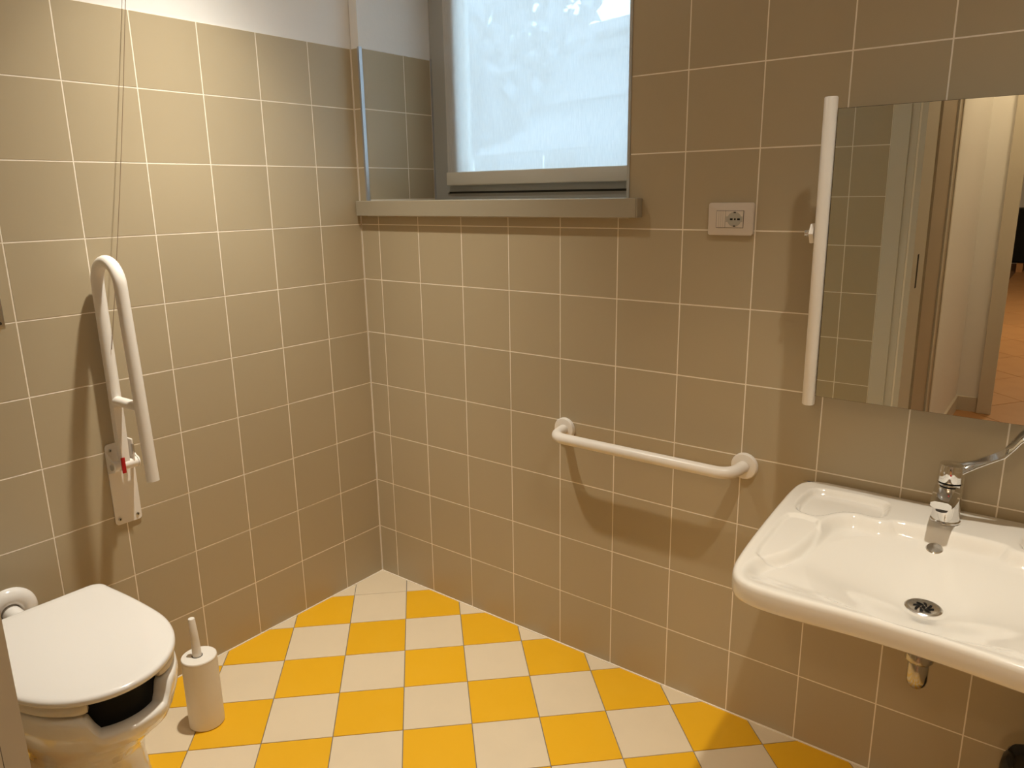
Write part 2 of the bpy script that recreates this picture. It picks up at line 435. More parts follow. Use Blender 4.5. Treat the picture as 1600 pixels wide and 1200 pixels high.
struct(obj('baseboard_corridor', multi([(CX, CX+.012, CY1+.012, -2.54, 0, .09), (CX, 1.685, CY1, CY1+.012, 0, .09)]), M['doorpaint']))
d2 = struct(obj('door_2', multi([(1.69, 1.705, CY1-.13, CY1+.012, 0, 2.15), (2.605, 2.62, CY1-.13, CY1+.012, 0, 2.15), (1.69, 2.62, CY1-.13, CY1+.012, 2.135, 2.15)]), M['doorpaint']))
obj('architrave', B(1.688, 1.765, CY1+.0125, CY1+.03, 0, 2.2, bev=.003), M['doorpaint'], d2)
ca = thing('hall_cabinet', 'black low cabinet on a pale base seen far off in the mirror', 'cabinet', (1.75, -10.1, 0))
under(obj('body', B(1.2, 2.6, -10.45, -10.1, .12, .80, bev=.01), M['black'], loc=(0, 0, 0)), ca)
for xx in (1.3, 1.68, 2.06, 2.44):
    under(obj('leg', B(xx, xx+.07, -10.42, -10.12, .0, .12), M['wood'], loc=(0, 0, 0)), ca)
for xx in (1.21, 1.67, 2.13):
    under(obj('door', B(xx, xx+.45, -10.10, -10.085, .14, .78, bev=.003), M['black'], loc=(0, 0, 0)), ca)

# ------------------------------------------------------------------ window
FY = .36
w1 = struct(obj('window_1', multi([(WX0, .107, FY, .42, 1.47, WZ1), (1.046, WX1, FY, .42, 1.47, WZ1), (.107, 1.046, FY, .42, 1.47, 1.5045), (.107, 1.046, FY, .42, WZ1-.04, WZ1)]), M['frame']))
obj('gasket', multi([(.107, .1135, FY+.004, .41, 1.5045, WZ1-.04), (1.0395, 1.046, FY+.004, .41, 1.5045, WZ1-.04), (.1135, 1.0395, FY+.004, .41, 1.5045, 1.512)]), M['gasket'], w1)
obj('sash_frame', multi([(.1135, .195, FY-.012, .41, 1.512, WZ1-.045), (.965, 1.0395, FY-.012, .41, 1.512, WZ1-.045), (.195, .965, FY-.012, .41, 1.512, 1.583), (.195, .965, FY-.012, .41, WZ1-.1, WZ1-.045)]), M['frame'], w1)
obj('glass_pane', B(.194, .966, .382, .388, 1.582, WZ1-.099), M['glass'], w1)
h = obj('hinge', LT([(.004, 0), (.005, .002), (.005, .024), (.004, .026)], c=(.116, FY-.004, 1.506), n=12), M['steel'], w1)
sl = struct(obj('window_sill', B(.010, 1.153, -.030, FY, 1.4305, 1.4835, bev=.002), M['sill']))
obj('end_cap', B(1.1532, 1.157, -.029, -.0005, 1.4315, 1.4825, bev=.001), M['sill'], sl)
struct(obj('trim_2', multi([(WX0-.004, WX0+.0045, -.002, .0118, 1.4838, TOPT+.003)]), M['alu']))
struct(obj('trim_3', multi([(WX1-.005, WX1+.003, -.0025, .0118, 1.4838, WZ1)]), M['frame']))
struct(obj('trim_4', multi([(WX0+.0002, WX0+.006, .3572, .3596, 1.4838, TOPT+.005)]), M['alu']))

bl = thing('roller_blind', 'white woven roller blind pulled down over the window', 'blind', (.57, .325, 1.535))
bm = bmesh.new()
nx, nz_ = 60, 50; gr = []
for a in range(nx+1):
    col_ = []
    for b in range(nz_+1):
        x = .140+(1.020-.140)*a/nx; z = 1.583+(2.36-1.583)*b/nz_
        col_.append(bm.verts.new((x, .329+.0007*math.sin(x*31+z*9), z)))
    gr.append(col_)
for a in range(nx):
    for b in range(nz_): bm.faces.new((gr[a][b], gr[a+1][b], gr[a+1][b+1], gr[a][b+1]))
o = obj('fabric', bm, M['blind'], smooth=60, loc=(0, 0, 0)); under(o, bl)
hem = bmesh.new(); box(hem, .138, 1.022, .321, .337, 1.5345, 1.584, bev=.004)
o = obj('hem_bar', hem, mat('blind_hem_cloth', (.66, .62, .54), .8), smooth=50, loc=(0, 0, 0)); under(o, bl)
bm = bmesh.new(); tube(bm, [(.13, .329, 2.375), (1.03, .329, 2.375)], .024)
o = obj('roller', bm, M['matt'], smooth=50, loc=(0, 0, 0)); under(o, bl)

# outside: street, pale building, tree
struct(obj('street', B(-40, 30, .5, 60, -1.3, -1.2), M['street']))
bd = thing('apartment_building', 'pale building with cornices and windows dimly seen through the blind', 'building', (-10, 14, -1.2))
cs, sn = math.cos(math.radians(-12)), math.sin(math.radians(-12))
def bpart(name, b, m, bev=0):
    bm = multi([b]) ; o = obj(name, bm, m, loc=(0, 0, 0)); o.parent = bd; return o
bpart('wall', (-12, 16, 0, 8, 0, 5.9), M['facade'])
for z in (2.5, 3.7, 4.7, 5.6): bpart('cornice', (-12.2, 16.2, -.35, -.01, z, z+.22), M['facade2'])
bpart('roof', (-12.4, 16.4, -.6, 8.4, 5.905, 6.1), M['facade2'])
for k in range(9):
    for z in (1.1, 2.85):
        o = bpart('window', (-10.5+k*2.9, -9.4+k*2.9, -.06, -.01, z, z+.75), M['glass'])
        o2 = obj('shutter', B(-10.4+k*2.9, -9.5+k*2.9, -.05, -.015, z+.05, z+.7), M['facade2'], loc=(0, 0, 0)); o2.parent = o
bd.rotation_euler.z = math.radians(-14)
tr = thing('leafy_tree', 'dark leafy tree outside the upper left of the window', 'tree', (-7.6, 8.5, -1.2))
bm = bmesh.new(); tube(bm, [(0, 0, 0), (.1, 0, 2), (0, .1, 4), (.3, 0, 6)], [.25, .2, .15, .06], n=10)
o = obj('trunk', bm, M['bark'], tr, smooth=60)
bm = bmesh.new(); rnd = random.Random(3)
for k in range(5200):
    a = rnd.uniform(0, 2*PI); rr = rnd.random()**.5; zz = rnd.uniform(-1, 1)
    R0 = 2.9*math.sqrt(max(0, 1-zz*zz))*rr
    p = Vector((R0*math.cos(a), R0*math.sin(a), 6.0+zz*2.6)); s = rnd.uniform(.12, .26)
    u = Vector((rnd.uniform(-1, 1), rnd.uniform(-1, 1), rnd.uniform(-1, 1))).normalized(); v = u.orthogonal().normalized()
    bm.faces.new([bm.verts.new(p+q) for q in (u*s, v*s*.5, -u*s, -v*s*.5)])
o = obj('foliage', bm, M['leaf'], tr); o['kind'] = 'stuff'

# ------------------------------------------------------------------ grab bar on the back wall
def flange(name, c, axis, sgn, r, d, m, parent):
    prof = [(r, 0), (r, sgn*d*.6), (r*.93, sgn*d*.93), (r*.80, sgn*d), (r*.50, sgn*d)]
    o = obj(name, LT(prof, axis=axis, c=c, n=48), m, smooth=35, loc=(0, 0, 0)); return under(o, parent)
gb = thing('wall_grab_bar', 'straight white horizontal grab bar fixed under the window wall beside the washbasin', 'grab bar', (1.197, 0, .775))
for xx in (.905, 1.490):
    flange('flange', (xx, -.0005, .775), 'y', -1, .0365, .012, M['enamel'], gb)
bm = bmesh.new()
tube(bm, fillet([(.905, -.0125, .775), (.915, -.085, .772), (1.480, -.085, .772), (1.490, -.0125, .775)], .045, 12), .0163, n=28)
under(obj('rail', bm, M['enamel'], smooth=50, loc=(0, 0, 0)), gb)

# ------------------------------------------------------------------ fold-up grab bar on the left wall
fb = thing('folding_grab_bar', 'white folding grab bar raised upright on the left wall above the toilet', 'grab bar', (0, -.972, .57))
bm = bmesh.new(); box(bm, .0005, .0045, -1.0105, -.934, .5735, .822)
es = [e for e in bm.edges if abs(e.verts[0].co.x-e.verts[1].co.x) > .003]
bmesh.ops.bevel(bm, geom=es, offset=.010, segments=4, affect='EDGES', profile=.5)
under(obj('wall_plate', bm, M['enamel'], smooth=40, loc=(0, 0, 0)), fb)
for yy, zz in ((-.998, .590), (-.946, .590), (-.998, .803), (-.946, .803)):
    s = under(obj('screw', LT([(.0052, .0047), (.0052, .0062), (.003, .0072)], axis='x', c=(0, yy, zz), n=16), M['steel'], smooth=40, loc=(0, 0, 0)), fb)
    k = obj('screw_recess', LT([(.0024, .0073), (.0024, .0076)], axis='x', c=(0, yy, zz), n=6), M['black'], loc=(0, 0, 0)); k.parent = s; k.location = -Vector(s.location)*0
for yy in (-1.009, -.9395):
    bm = bmesh.new(); n = 14
    pts = [(.0048, .735), (.0048, .800)]+[(.036+.017*math.cos(t), .762+.017*math.sin(t)) for t in np.linspace(PI*.5, -PI*.5, n)]
    a = [bm.verts.new((p[0], yy-.0018, p[1])) for p in pts]; b = [bm.verts.new((p[0], yy+.0018, p[1])) for p in pts]
    for i in range(len(pts)): bm.faces.new((a[i], a[(i+1) % len(pts)], b[(i+1) % len(pts)], b[i]))
    bm.faces.new(a[::-1]); bm.faces.new(b)
    under(obj('hinge_ear', bm, M['enamel'], smooth=40, loc=(0, 0, 0)), fb)
under(obj('hinge_barrel', LT([(.0145, 0), (.0150, .002), (.0150, .0625), (.0145, .0645)], axis='y', c=(.036, -1.0065, .762), n=28), M['enamel'], smooth=40, loc=(0, 0, 0)), fb)
under(obj('hinge_pin', LT([(.006, -.0045), (.009, -.0035), (.009, 0)], axis='y', c=(.036, -1.0111, .762), n=16), M['steel'], smooth=40, loc=(0, 0, 0)), fb)
IX, OX = .034, .168; yb = -.975
arc = []
top = Vector((0, 0, 0)); r_ = (OX-.034)/2
pts = [(IX, yb, .935), (IX-.001, yb, 1.0), (IX-.002, yb, 1.10), (IX-.003, yb, 1.20), (IX-.003, yb, 1.272)]
cxx = (IX-.003+.160)/2; rr = .160-cxx
for k in range(1, 20):
    t = PI-PI*k/20; pts.append((cxx+rr*math.cos(t), yb, 1.278+rr*math.sin(t)))
pts += [(.160, yb, 1.272), (.164, yb, 1.2), (.172, yb, 1.08), (.180, yb, .95), (.188, yb, .80), (.191, yb, .747)]
bm = bmesh.new(); tube(bm, pts, .0165, n=28)
under(obj('support_arm', bm, M['enamel'], smooth=50, loc=(0, 0, 0)), fb)
bm = bmesh.new(); ribbon(bm, [(IX, yb, .985), (IX, yb, .94), (IX, yb, .90), (IX+.001, yb, .83), (IX+.002, yb, .765)], [.030, .032, .033, .030, .026], .022, (0, 1, 0))
under(obj('flattened_leg', bm, M['enamel'], smooth=50, loc=(0, 0, 0)), fb)
bm = bmesh.new(); tube(bm, [(IX, yb, .952), (.181, yb, .955)], .0138, n=20)
under(obj('cross_brace', bm, M['enamel'], smooth=50, loc=(0, 0, 0)), fb)
bm = bmesh.new(); box(bm, .050, .0545, -.992, -.981, .742, .788, bev=.001)
o = under(obj('release_tag', bm, M['red'], loc=(0, 0, 0)), fb); o['label'] = 'small red tag on the hinge'
bm = bmesh.new(); box(bm, .018, .050, -.955, -.950, .77, .835, bev=.002)
under(obj('stop_lug', bm, M['enamel'], loc=(0, 0, 0)), fb)
bm = bmesh.new(); tube(bm, [(.046, -.952, .79), (.047, -.952, .82)], .004, n=10)
under(obj('spring_pin', bm, M['steel'], smooth=50, loc=(0, 0, 0)), fb)

# pull cord
bm = bmesh.new()
p0 = Vector((.0525, -.973, 1.100)); p1 = Vector((.02, -.7921, 2.0178)); dd = (p1-p0)/(p1.z-p0.z)
pe = p0+dd*(CEIL-.02-p0.z); pe.x = max(pe.x, .004)
pm = p1
cpts = [p0.lerp(p1, k/16)+Vector((-.004*math.sin(PI*k/16)*0, 0.005*math.sin(PI*k/16), 0)) for k in range(17)]
cpts += [p1.lerp(Vector((.012, pe.y, CEIL-.012)), k/8) for k in range(1, 9)]
tube(bm, cpts, .0009, n=6)
tcord = thing('pull_cord', 'thin tan alarm cord slanting down the left wall to the folding grab bar', 'cord', (.012, pe.y, CEIL-.001))
under(obj('cord', bm, M['cord'], smooth=60, loc=(0, 0, 0)), tcord)
under(obj('ceiling_boss', LT([(.02, 0), (.02, -.008), (.012, -.012)], c=(.024, pe.y, CEIL-.0005), n=20), M['matt'], smooth=40, loc=(0, 0, 0)), tcord)

# steel dispenser at the left edge
dp = thing('paper_dispenser', 'brushed steel paper dispenser on the left wall cut by the photo edge', 'dispenser', (0, -1.33, 1.188))
under(obj('body', B(.0005, .030, -1.452, -1.2095, 1.189, 1.44, bev=.004), M['steel'], smooth=40, loc=(0, 0, 0)), dp)
under(obj('cover', B(.0302, .036, -1.445, -1.2165, 1.196, 1.433, bev=.002), M['steel'], smooth=40, loc=(0, 0, 0)), dp)
under(obj('lock', LT([(.004, .0362), (.004, .039), (.002, .039)], axis='x', c=(0, -1.224, 1.206), n=14), M['darkmetal'], smooth=40, loc=(0, 0, 0)), dp)

# ------------------------------------------------------------------ socket
so = thing('wall_socket', 'ivory rectangular wall socket plate right of the window on taupe tile', 'socket', (1.4145, 0, 1.4285))
bm = bmesh.new(); box(bm, 1.355, 1.4745, -.009, -.0006, 1.388, 1.4695)
es = [e for e in bm.edges if abs(e.verts[0].co.y-e.verts[1].co.y) > .003]
bmesh.ops.bevel(bm, geom=es, offset=.006, segments=4, affect='EDGES', profile=.5)
es = [e for e in bm.edges if e.verts[0].co.y < -.0085 and e.verts[1].co.y < -.0085]
bmesh.ops.bevel(bm, geom=es, offset=.0015, segments=2, affect='EDGES', profile=.5)
under(obj('cover_plate', bm, M['plate'], smooth=30, loc=(0, 0, 0)), so)
under(obj('module_gap', B(1.3772, 1.4498, -.0094, -.0091, 1.4068, 1.4502), M['darkmetal'], loc=(0, 0, 0)), so)
under(obj('blank_module', B(1.3782, 1.4016, -.0108, -.0095, 1.4077, 1.4493, bev=.0005), M['plate'], loc=(0, 0, 0)), so)
for k in range(1, 4):
    under(obj('groove', B(1.3782+k*.0058-.0003, 1.3782+k*.0058+.0003, -.0109, -.01075, 1.409, 1.448), M['sill'], loc=(0, 0, 0)), so)
under(obj('outlet_module', B(1.4022, 1.4488, -.0108, -.0095, 1.4077, 1.4493, bev=.0005), M['plate'], loc=(0, 0, 0)), so)
ins = under(obj('outlet_insert', LT([(.0185, -.0109), (.0185, -.0113)], axis='y', c=(1.4258, 0, 1.4285), n=32), M['socket'], loc=(0, 0, 0)), so)
bm = bmesh.new(); box(bm, 1.4035, 1.4475, -.01125, -.0109, 1.4215, 1.4355)
under(obj('outlet_insert', bm, M['socket'], loc=(0, 0, 0)), so)
for a, w in ((-.0085, .0035), (.001, .002), (.0105, .0035)):
    under(obj('pin_slot', B(1.4268+a-w, 1.4268+a+w, -.0117, -.0114, 1.4262, 1.4308), M['black'], loc=(0, 0, 0)), so)
for zz in (1.4455, 1.4115):
    under(obj('earth_clip', B(1.4235, 1.4295, -.0118, -.0114, zz-.0015, zz+.0015), M['darkmetal'], loc=(0, 0, 0)), so)

# ------------------------------------------------------------------ mirror
mi = thing('tilting_mirror', 'large frameless tilting mirror with white side rail above the washbasin', 'mirror', (2.0, 0, 1.35))
tl_ = .021
def my(z): return -.12-tl_*(z-1.35)
zb, zt = 1.003, 1.692
for xx in (1.6735, 2.3265):
    bm = bmesh.new(); tube(bm, [(xx, my(zb), zb), (xx, my(zb+.002), zb+.002), (xx, my(zt-.002), zt-.002), (xx, my(zt), zt)], [.0125, .0142, .0142, .0125], n=28)
    rl = under(obj('side_rail', bm, M['enamel'], smooth=50, loc=(0, 0, 0)), mi)
    s = -1 if xx < 2 else 1
    kb = under(obj('pivot_nut', LT([(.012, 0), (.0245, .0025), (.0255, .008), (.0245, .012), (.014, .0135)], axis='x', c=(0, 0, 0), n=6), M['enamel'], smooth=20, loc=(0, 0, 0)), mi)
    kb.location = Vector((xx+s*.0145, my(1.405)+.02, 1.402))-Vector(mi.location); kb.scale.x = s
    bm = bmesh.new(); prof = []
    for k in range(9):
        prof += [(.0065 if k % 2 else .0083, .013+k*.0016)]
    lathe(bm, prof, axis='x', n=20)
    st = under(obj('threaded_stud', bm, M['chrome'], smooth=30, loc=(0, 0, 0)), mi)
    st.location = kb.location.copy(); st.scale.x = s
    st2 = under(obj('wall_bracket', B(xx-.012, xx+.012, -.099, -.0006, 1.38, 1.424, bev=.004), M['enamel'], smooth=40, loc=(0, 0, 0)), mi)
bm = bmesh.new(); zg0, zg1 = 1.0265, 1.6660
def slab(bm, x0, x1, z0, z1, dy0, dy1):
    v = [bm.verts.new((x, my(z)+d, z)) for x in (x0, x1) for d in (dy0, dy1) for z in (z0, z1)]
    for f in [(0, 1, 3, 2), (4, 6, 7, 5), (0, 4, 5, 1), (2, 3, 7, 6), (0, 2, 6, 4), (1, 5, 7, 3)]: bm.faces.new([v[i] for i in f])
slab(bm, 1.6905, 2.3095, zg0, zg1, -.003, -.0004)
under(obj('glass', bm, M['mirror'], loc=(0, 0, 0)), mi)
bm = bmesh.new(); slab(bm, 1.689, 2.311, zg0-.001, zg1+.001, -.0003, .006)
under(obj('backing', bm, M['darkmetal'], loc=(0, 0, 0)), mi)

# ------------------------------------------------------------------ washbasin
BX, BY = 2.0, -.33
half = [(0, -.004), (.29, -.004), (.325, -.012), (.345, -.032), (.354, -.065), (.353, -.14), (.345, -.28), (.335, -.42), (.324, -.53), (.314, -.580),
        (.298, -.610), (.272, -.627), (.235, -.634), (.17, -.631), (.09, -.623), (0, -.619)]
op = [(BX+u, y) for u, y in half]+[(BX-u, y) for u, y in half[-2:0:-1]]
op = np.array(op)
# smooth the outline (Chaikin)
for _ in range(3):
    a = op; b = np.roll(op, -1, 0); op = np.stack([.75*a+.25*b, .25*a+.75*b], 1).reshape(-1, 2)
def sdf(P, poly):
    """signed distance, positive inside; P (n,2)"""
    d = np.full(len(P), 1e9); ins = np.zeros(len(P), bool)
    for a, b in zip(poly, np.roll(poly, -1, 0)):
        e = b-a; w = P-a; t = np.clip((w@e)/(e@e+1e-12), 0, 1); q = w-t[:, None]*e
        d = np.minimum(d, (q**2).sum(1))
        c = ((a[1] > P[:, 1]) != (b[1] > P[:, 1])) & (P[:, 0] < (b[0]-a[0])*(P[:, 1]-a[1])/(b[1]-a[1]+1e-12)+a[0])
        ins ^= c
    d = np.sqrt(d); return np.where(ins, d, -d)
def ss(x, a, b):
    t = np.clip((x-a)/(b-a), 0, 1); return t*t*(3-2*t)
def chaik(p, n=2):
    p = np.array(p, float)
    for _ in range(n):
        a = p; b = np.roll(p, -1, 0); p = np.stack([.75*a+.25*b, .25*a+.75*b], 1).reshape(-1, 2)
    return p
half_L = [(.105, -.150), (.122, -.175), (.150, -.178), (.185, -.170), (.215, -.190), (.238, -.235), (.240, -.31), (.247, -.40), (.265, -.455), (.288, -.490), (.300, -.545), (.292, -.600), (.26, -.640), (.1, -.650), (0, -.650)]
polyL = chaik([(0, -.148)]+half_L+[(-u, y) for u, y in half_L[-2::-1]], 2)
tray = chaik([(.315, -.195), (.317, -.10), (.308, -.066), (.275, -.054), (.17, -.050), (.140, -.058), (.131, -.085), (.128, -.150), (.150, -.163), (.188, -.158), (.222, -.180), (.243, -.222), (.262, -.236), (.298, -.226)], 1)
shelf = chaik([(.232, -.256), (.290, -.243), (.314, -.262), (.309, -.38), (.303, -.480), (.285, -.505), (.245, -.475), (.222, -.38)], 1)
def height(P):
    u = np.abs(P[:, 0]-BX); Q = np.stack([u, P[:, 1]], 1)
    h = np.full(len(P), .7785)
    dL = sdf(Q, polyL); dT = sdf(Q, tray); dS = sdf(Q, shelf)
    h -= .015*ss(dT, -.003, .012)
    h -= .0065*ss(dS, -.004, .006)
    h -= .024*ss(dL/.028, -.05, .95)*ss(P[:, 1], -.620, -.530)
    h -= .004*ss(dL/.045, .1, 1.)*ss(P[:, 1], -.50, -.40)
    dy_ = P[:, 1]+.385; e = np.sqrt((u/.215)**2+(dy_/np.where(dy_ > 0, .225, .225))**2)
    t = np.clip((e-.19)/.83, 0, 1); f = .75*t+.25*t*t*(3-2*t)
    h -= .046*(1-f)*ss(dL, .0, .03)
    return h
NA, NR = 520, 120
cen = np.array([BX, BY]); R_ = []
angs = np.linspace(0, 2*PI, NA, endpoint=False)
rel = op-cen; oa = np.arctan2(rel[:, 1], rel[:, 0]) % (2*PI); od = np.hypot(rel[:, 0], rel[:, 1]); idx = np.argsort(oa)
Rad = np.interp(angs, oa[idx], od[idx], period=2*PI)
rho = np.concatenate([np.linspace(.004, .93, NR-14), 1-(np.linspace(.066, 0.0, 14))])
verts = []; faces = []
dirs = np.stack([np.cos(angs), np.sin(angs)], 1)
for r in rho:
    P = cen+dirs*(Rad*r)[:, None]
    hh = height(P); d = np.maximum(Rad*(1-r), 0); rr_ = .011
    roll = np.where(d < rr_, rr_-np.sqrt(np.maximum(rr_**2-(rr_-d)**2, 0)), 0)
    verts += [(p[0], p[1], z) for p, z in zip(P, hh-roll)]
n_top = len(rho)
def ring(r, zf):
    P = cen+dirs*(Rad*r)[:, None]; z = zf(P)
    verts.extend([(p[0], p[1], float(zz)) for p, zz in zip(P, z)])
ring(1.0, lambda P: np.full(NA, .745)); ring(.996, lambda P: np.full(NA, .7375)); ring(.982, lambda P: np.full(NA, .7335)); ring(.95, lambda P: np.full(NA, .7330))
for r in (.90, .82, .72, .6, .45, .3, .15, .01):
    ring(r, lambda P: np.minimum(height(P)-.022, .735-.02*(1-r)))
NT = len(verts)//NA
for k in range(NT-1):
    for a in range(NA):
        b = (a+1) % NA; faces.append((k*NA+a, k*NA+b, (k+1)*NA+b, (k+1)*NA+a))
faces.append(tuple(range(NA-1, -1, -1))); faces.append(tuple((NT-1)*NA+a for a in range(NA)))
me = bpy.data.meshes.new('bowl'); me.from_pydata(verts, [], faces); me.materials.append(M['ceramic'])
for p in me.polygons: p.use_smooth = True
wbn = thing('washbasin', 'wide white ceramic accessible washbasin with soap trays on the back wall', 'washbasin', (2.0, 0, .73))
bo = bpy.data.objects.new('bowl', me); COL.objects.link(bo); under(bo, wbn)
def hz(x, y): return float(height(np.array([[x, y]]))[0])
# drain
dx, dy = 1.999, -.385; zd = hz(dx, dy)
dr = under(obj('drain', LT([(.0335, -.004), (.0335, .0005), (.031, .0022), (.026, .0022), (.024, .0012), (.003, .0010)], c=(dx, dy, zd+.0012), n=48), M['satin'], smooth=30, loc=(0, 0, 0)), wbn)
bm = bmesh.new()
lathe(bm, [(.0035, .0026), (.0035, .0029)], c=(dx, dy, zd+.0006), n=10)
for k in range(8):
    a0 = 2*PI*k/8; inner = []; outer = []
    for t in np.linspace(0, 1, 6):
        rr_ = .0055+t*.0125; aa = a0+.75*t; w = .20+.0*t
        inner.append((rr_, aa)); outer.append((rr_, aa+(.42-.10*abs(2*t-1)**2*2)))
    loop = inner+outer[::-1]
    lo = [bm.verts.new((dx+r*math.cos(a), dy+r*math.sin(a), zd+.0030)) for r, a in loop]
    hi = [bm.verts.new((dx+r*math.cos(a), dy+r*math.sin(a), zd+.0034)) for r, a in loop]
    for i in range(len(loop)): bm.faces.new((lo[i], lo[(i+1) % len(loop)], hi[(i+1) % len(loop)], hi[i]))
    bm.faces.new(hi)
o = obj('drain_slots', bm, M['black'], loc=(0, 0, 0)); o.parent = dr; o.location = (0, 0, 0); o.matrix_parent_inverse = Matrix.Translation(-Vector(dr.location)-Vector(wbn.location))
o.matrix_parent_inverse = Matrix.Identity(4); o.location = (-Vector(wbn.location)-Vector(dr.location))
# overflow cap
oxx, oyy = 1.981, -.185; zo = hz(oxx, oyy); ny = (hz(oxx, oyy+.004)-hz(oxx, oyy-.004))/.008
nv = Vector((0, -ny, 1)).normalized()
o = obj('overflow_cap', LT([(.0168, -.004), (.0168, .001), (.015, .0028), (.004, .0036)], n=32), M['satin'], smooth=30)
o.rotation_euler = nv.to_track_quat('Z', 'Y').to_euler(); o.location = Vector((oxx, oyy, zo))+nv*.0005; under(o, wbn)
# ink mark on the rear left corner
bm = bmesh.new()
for (a, b, s, t) in ((0, 0, .0055, .0026), (-.009, -.001, .004, .0011), (.008, .002, .005, .0009)):
    lo = [bm.verts.new((1.667+a+s*math.cos(k*PI/6), -.030+b+t*math.sin(k*PI/6), .7788)) for k in range(12)]; bm.faces.new(lo)
under(obj('ink_mark', bm, M['ink'], loc=(0, 0, 0)), wbn)
# trap below
tp = thing('basin_trap', 'chrome bottle trap hanging under the washbasin', 'trap', (2.0, -.36, .52))
under(obj('tailpiece', LT([(.017, .672), (.017, .60)], c=(2.0, -.36, 0), n=28), M['shade_chrome'], smooth=40, loc=(0, 0, 0)), tp)
under(obj('nut', LT([(.024, .60), (.026, .596), (.026, .580), (.022, .575)], c=(2.0, -.36, 0), n=28), M['shade_chrome'], smooth=30, loc=(0, 0, 0)), tp)
under(obj('bottle', LT([(.0185, .5745), (.0195, .572), (.0195, .535), (.017, .524), (.011, .517), (.003, .514)], c=(2.0, -.36, 0), n=28), M['shade_chrome'], smooth=40, loc=(0, 0, 0)), tp)
bm = bmesh.new(); tube(bm, [(2.0, -.341, .558), (2.0, -.06, .558), (2.0, -.016, .558)], .014, n=20)
under(obj('waste_pipe', bm, M['shade_chrome'], smooth=50, loc=(0, 0, 0)), tp)
under(obj('wall_rosette', LT([(.03, -.0005), (.03, -.006), (.016, -.016)], axis='y', c=(2.0, 0, .558), n=28), M['shade_chrome'], smooth=40, loc=(0, 0, 0)), tp)

# faucet
fx, fy, fz = 1.984, -.098, hz(1.984, -.098)
fa = thing('lever_faucet', 'chrome single lever faucet with a long clinical lever on the washbasin', 'faucet', (fx, fy, fz))
under(obj('body', LT([(.0285, .0), (.0298, .002), (.0298, .005), (.0278, .008), (.0268, .055), (.0255, .092)], c=(fx, fy, fz+.0003), n=40), M['chrome'], smooth=30, loc=(0, 0, 0)), fa)
bm = bmesh.new()
secs = [(-.018, .062, .0915, .024), (.012, .060, .0915, .0265), (.045, .058, .088, .0245), (.080, .060, .082, .022), (.100, .063, .079, .020)]
rings = []
for (s, z0, z1, hw) in secs:
    cy_ = fy-s; rg = []
    for (a, b) in ((-1, -.5), (-.6, -1), (.6, -1), (1, -.5), (1, .5), (.6, 1), (-.6, 1), (-1, .5)):
        rg.append(bm.verts.new((fx+a*hw, cy_, fz+(z0+z1)/2+b*(z1-z0)/2)))
    rings.append(rg)
for a, b in zip(rings, rings[1:]):
    for k in range(8): bm.faces.new((a[k], a[(k+1) % 8], b[(k+1) % 8], b[k]))
bm.faces.new(rings[0]); bm.faces.new(rings[-1])
under(obj('spout', bm, M['chrome'], smooth=25, loc=(0, 0, 0)), fa)
under(obj('aerator', LT([(.0115, -.008), (.0115, 0)], c=(fx, fy-.080, fz+.061), n=20), M['darkmetal'], loc=(0, 0, 0)), fa)
under(obj('gap_ring', LT([(.0215, .0925), (.0215, .0955)], c=(fx, fy, fz), n=32), M['black'], loc=(0, 0, 0)), fa)
hd = under(obj('lever_head', LT([(.0258, .096), (.0262, .098), (.0252, .126), (.0235, .1345), (.010, .1370)], c=(fx, fy, fz), n=40), M['chrome'], smooth=30, loc=(0, 0, 0)), fa)
bm = bmesh.new()
ribbon(bm, [(fx-.002, fy, fz+.121), (fx+.020, fy, fz+.128), (fx+.045, fy-.002, fz+.144), (fx+.072, fy-.004, fz+.163), (fx+.092, fy-.006, fz+.178), (fx+.106, fy-.008, fz+.200), (fx+.116, fy-.009, fz+.218), (fx+.130, fy-.010, fz+.231), (fx+.15, fy-.012, fz+.236), (fx+.17, fy-.013, fz+.236)],
       [.036, .030, .021, .021, .023, .026, .028, .028, .027, .022], .0055, (-.2, .75, .6))
under(obj('lever', bm, M['chrome'], smooth=35, loc=(0, 0, 0)), fa)
under(obj('marker_dot', LT([(.002, -.0263), (.002, -.0270)], axis='y', c=(fx+.003, fy, fz+.116), n=12), M['red'], loc=(0, 0, 0)), fa)
under(obj('front_screw', LT([(.0035, -.0276), (.0035, -.0284)], axis='y', c=(fx, fy, fz+.045), n=12), M['darkmetal'], loc=(0, 0, 0)), fa)

# ------------------------------------------------------------------ toilet
TYc = -1.296
to = thing('toilet', 'white floor standing toilet with closed lid against the left wall', 'toilet', (.35, TYc, 0))
levels = [(0, .315, .205, .135, 2.6), (.012, .315, .205, .135, 2.6), (.06, .315, .190, .124, 2.5), (.14, .315, .172, .117, 2.4), (.20, .322, .175, .118, 2.3), (.25, .338, .198, .132, 2.2),
          (.30, .360, .232, .152, 2.15), (.35, .380, .258, .172, 2.1), (.395, .389, .266, .181, 2.1), (.425, .391, .267, .182, 2.1), (.434, .391, .263, .178, 2.1)]
zs = [l[0] for l in levels]
def lev(z): return [np.interp(z, zs, [l[k] for l in levels]) for k in (1, 2, 3, 4)]
def spt(cx, a, b, p, t):
    c, s = math.cos(t), math.sin(t)
    return cx+a*math.copysign(abs(c)**(2/p), c), TYc+b*math.copysign(abs(s)**(2/p), s)
def notch(t, x, y):
    if math.cos(t) < 0: return 0
    d = abs(y-TYc); k = max(0., min(1., (.098-d)/.026)); return k*k*(3-2*k)
bm = bmesh.new(); NT_ = 96; rings = []
zlist = [0, .004, .012, .03, .06, .10, .14, .17, .20, .225, .25, .275, .30, .325, .35, .365, .375, .387, .397, .407, .417, .427, .434]
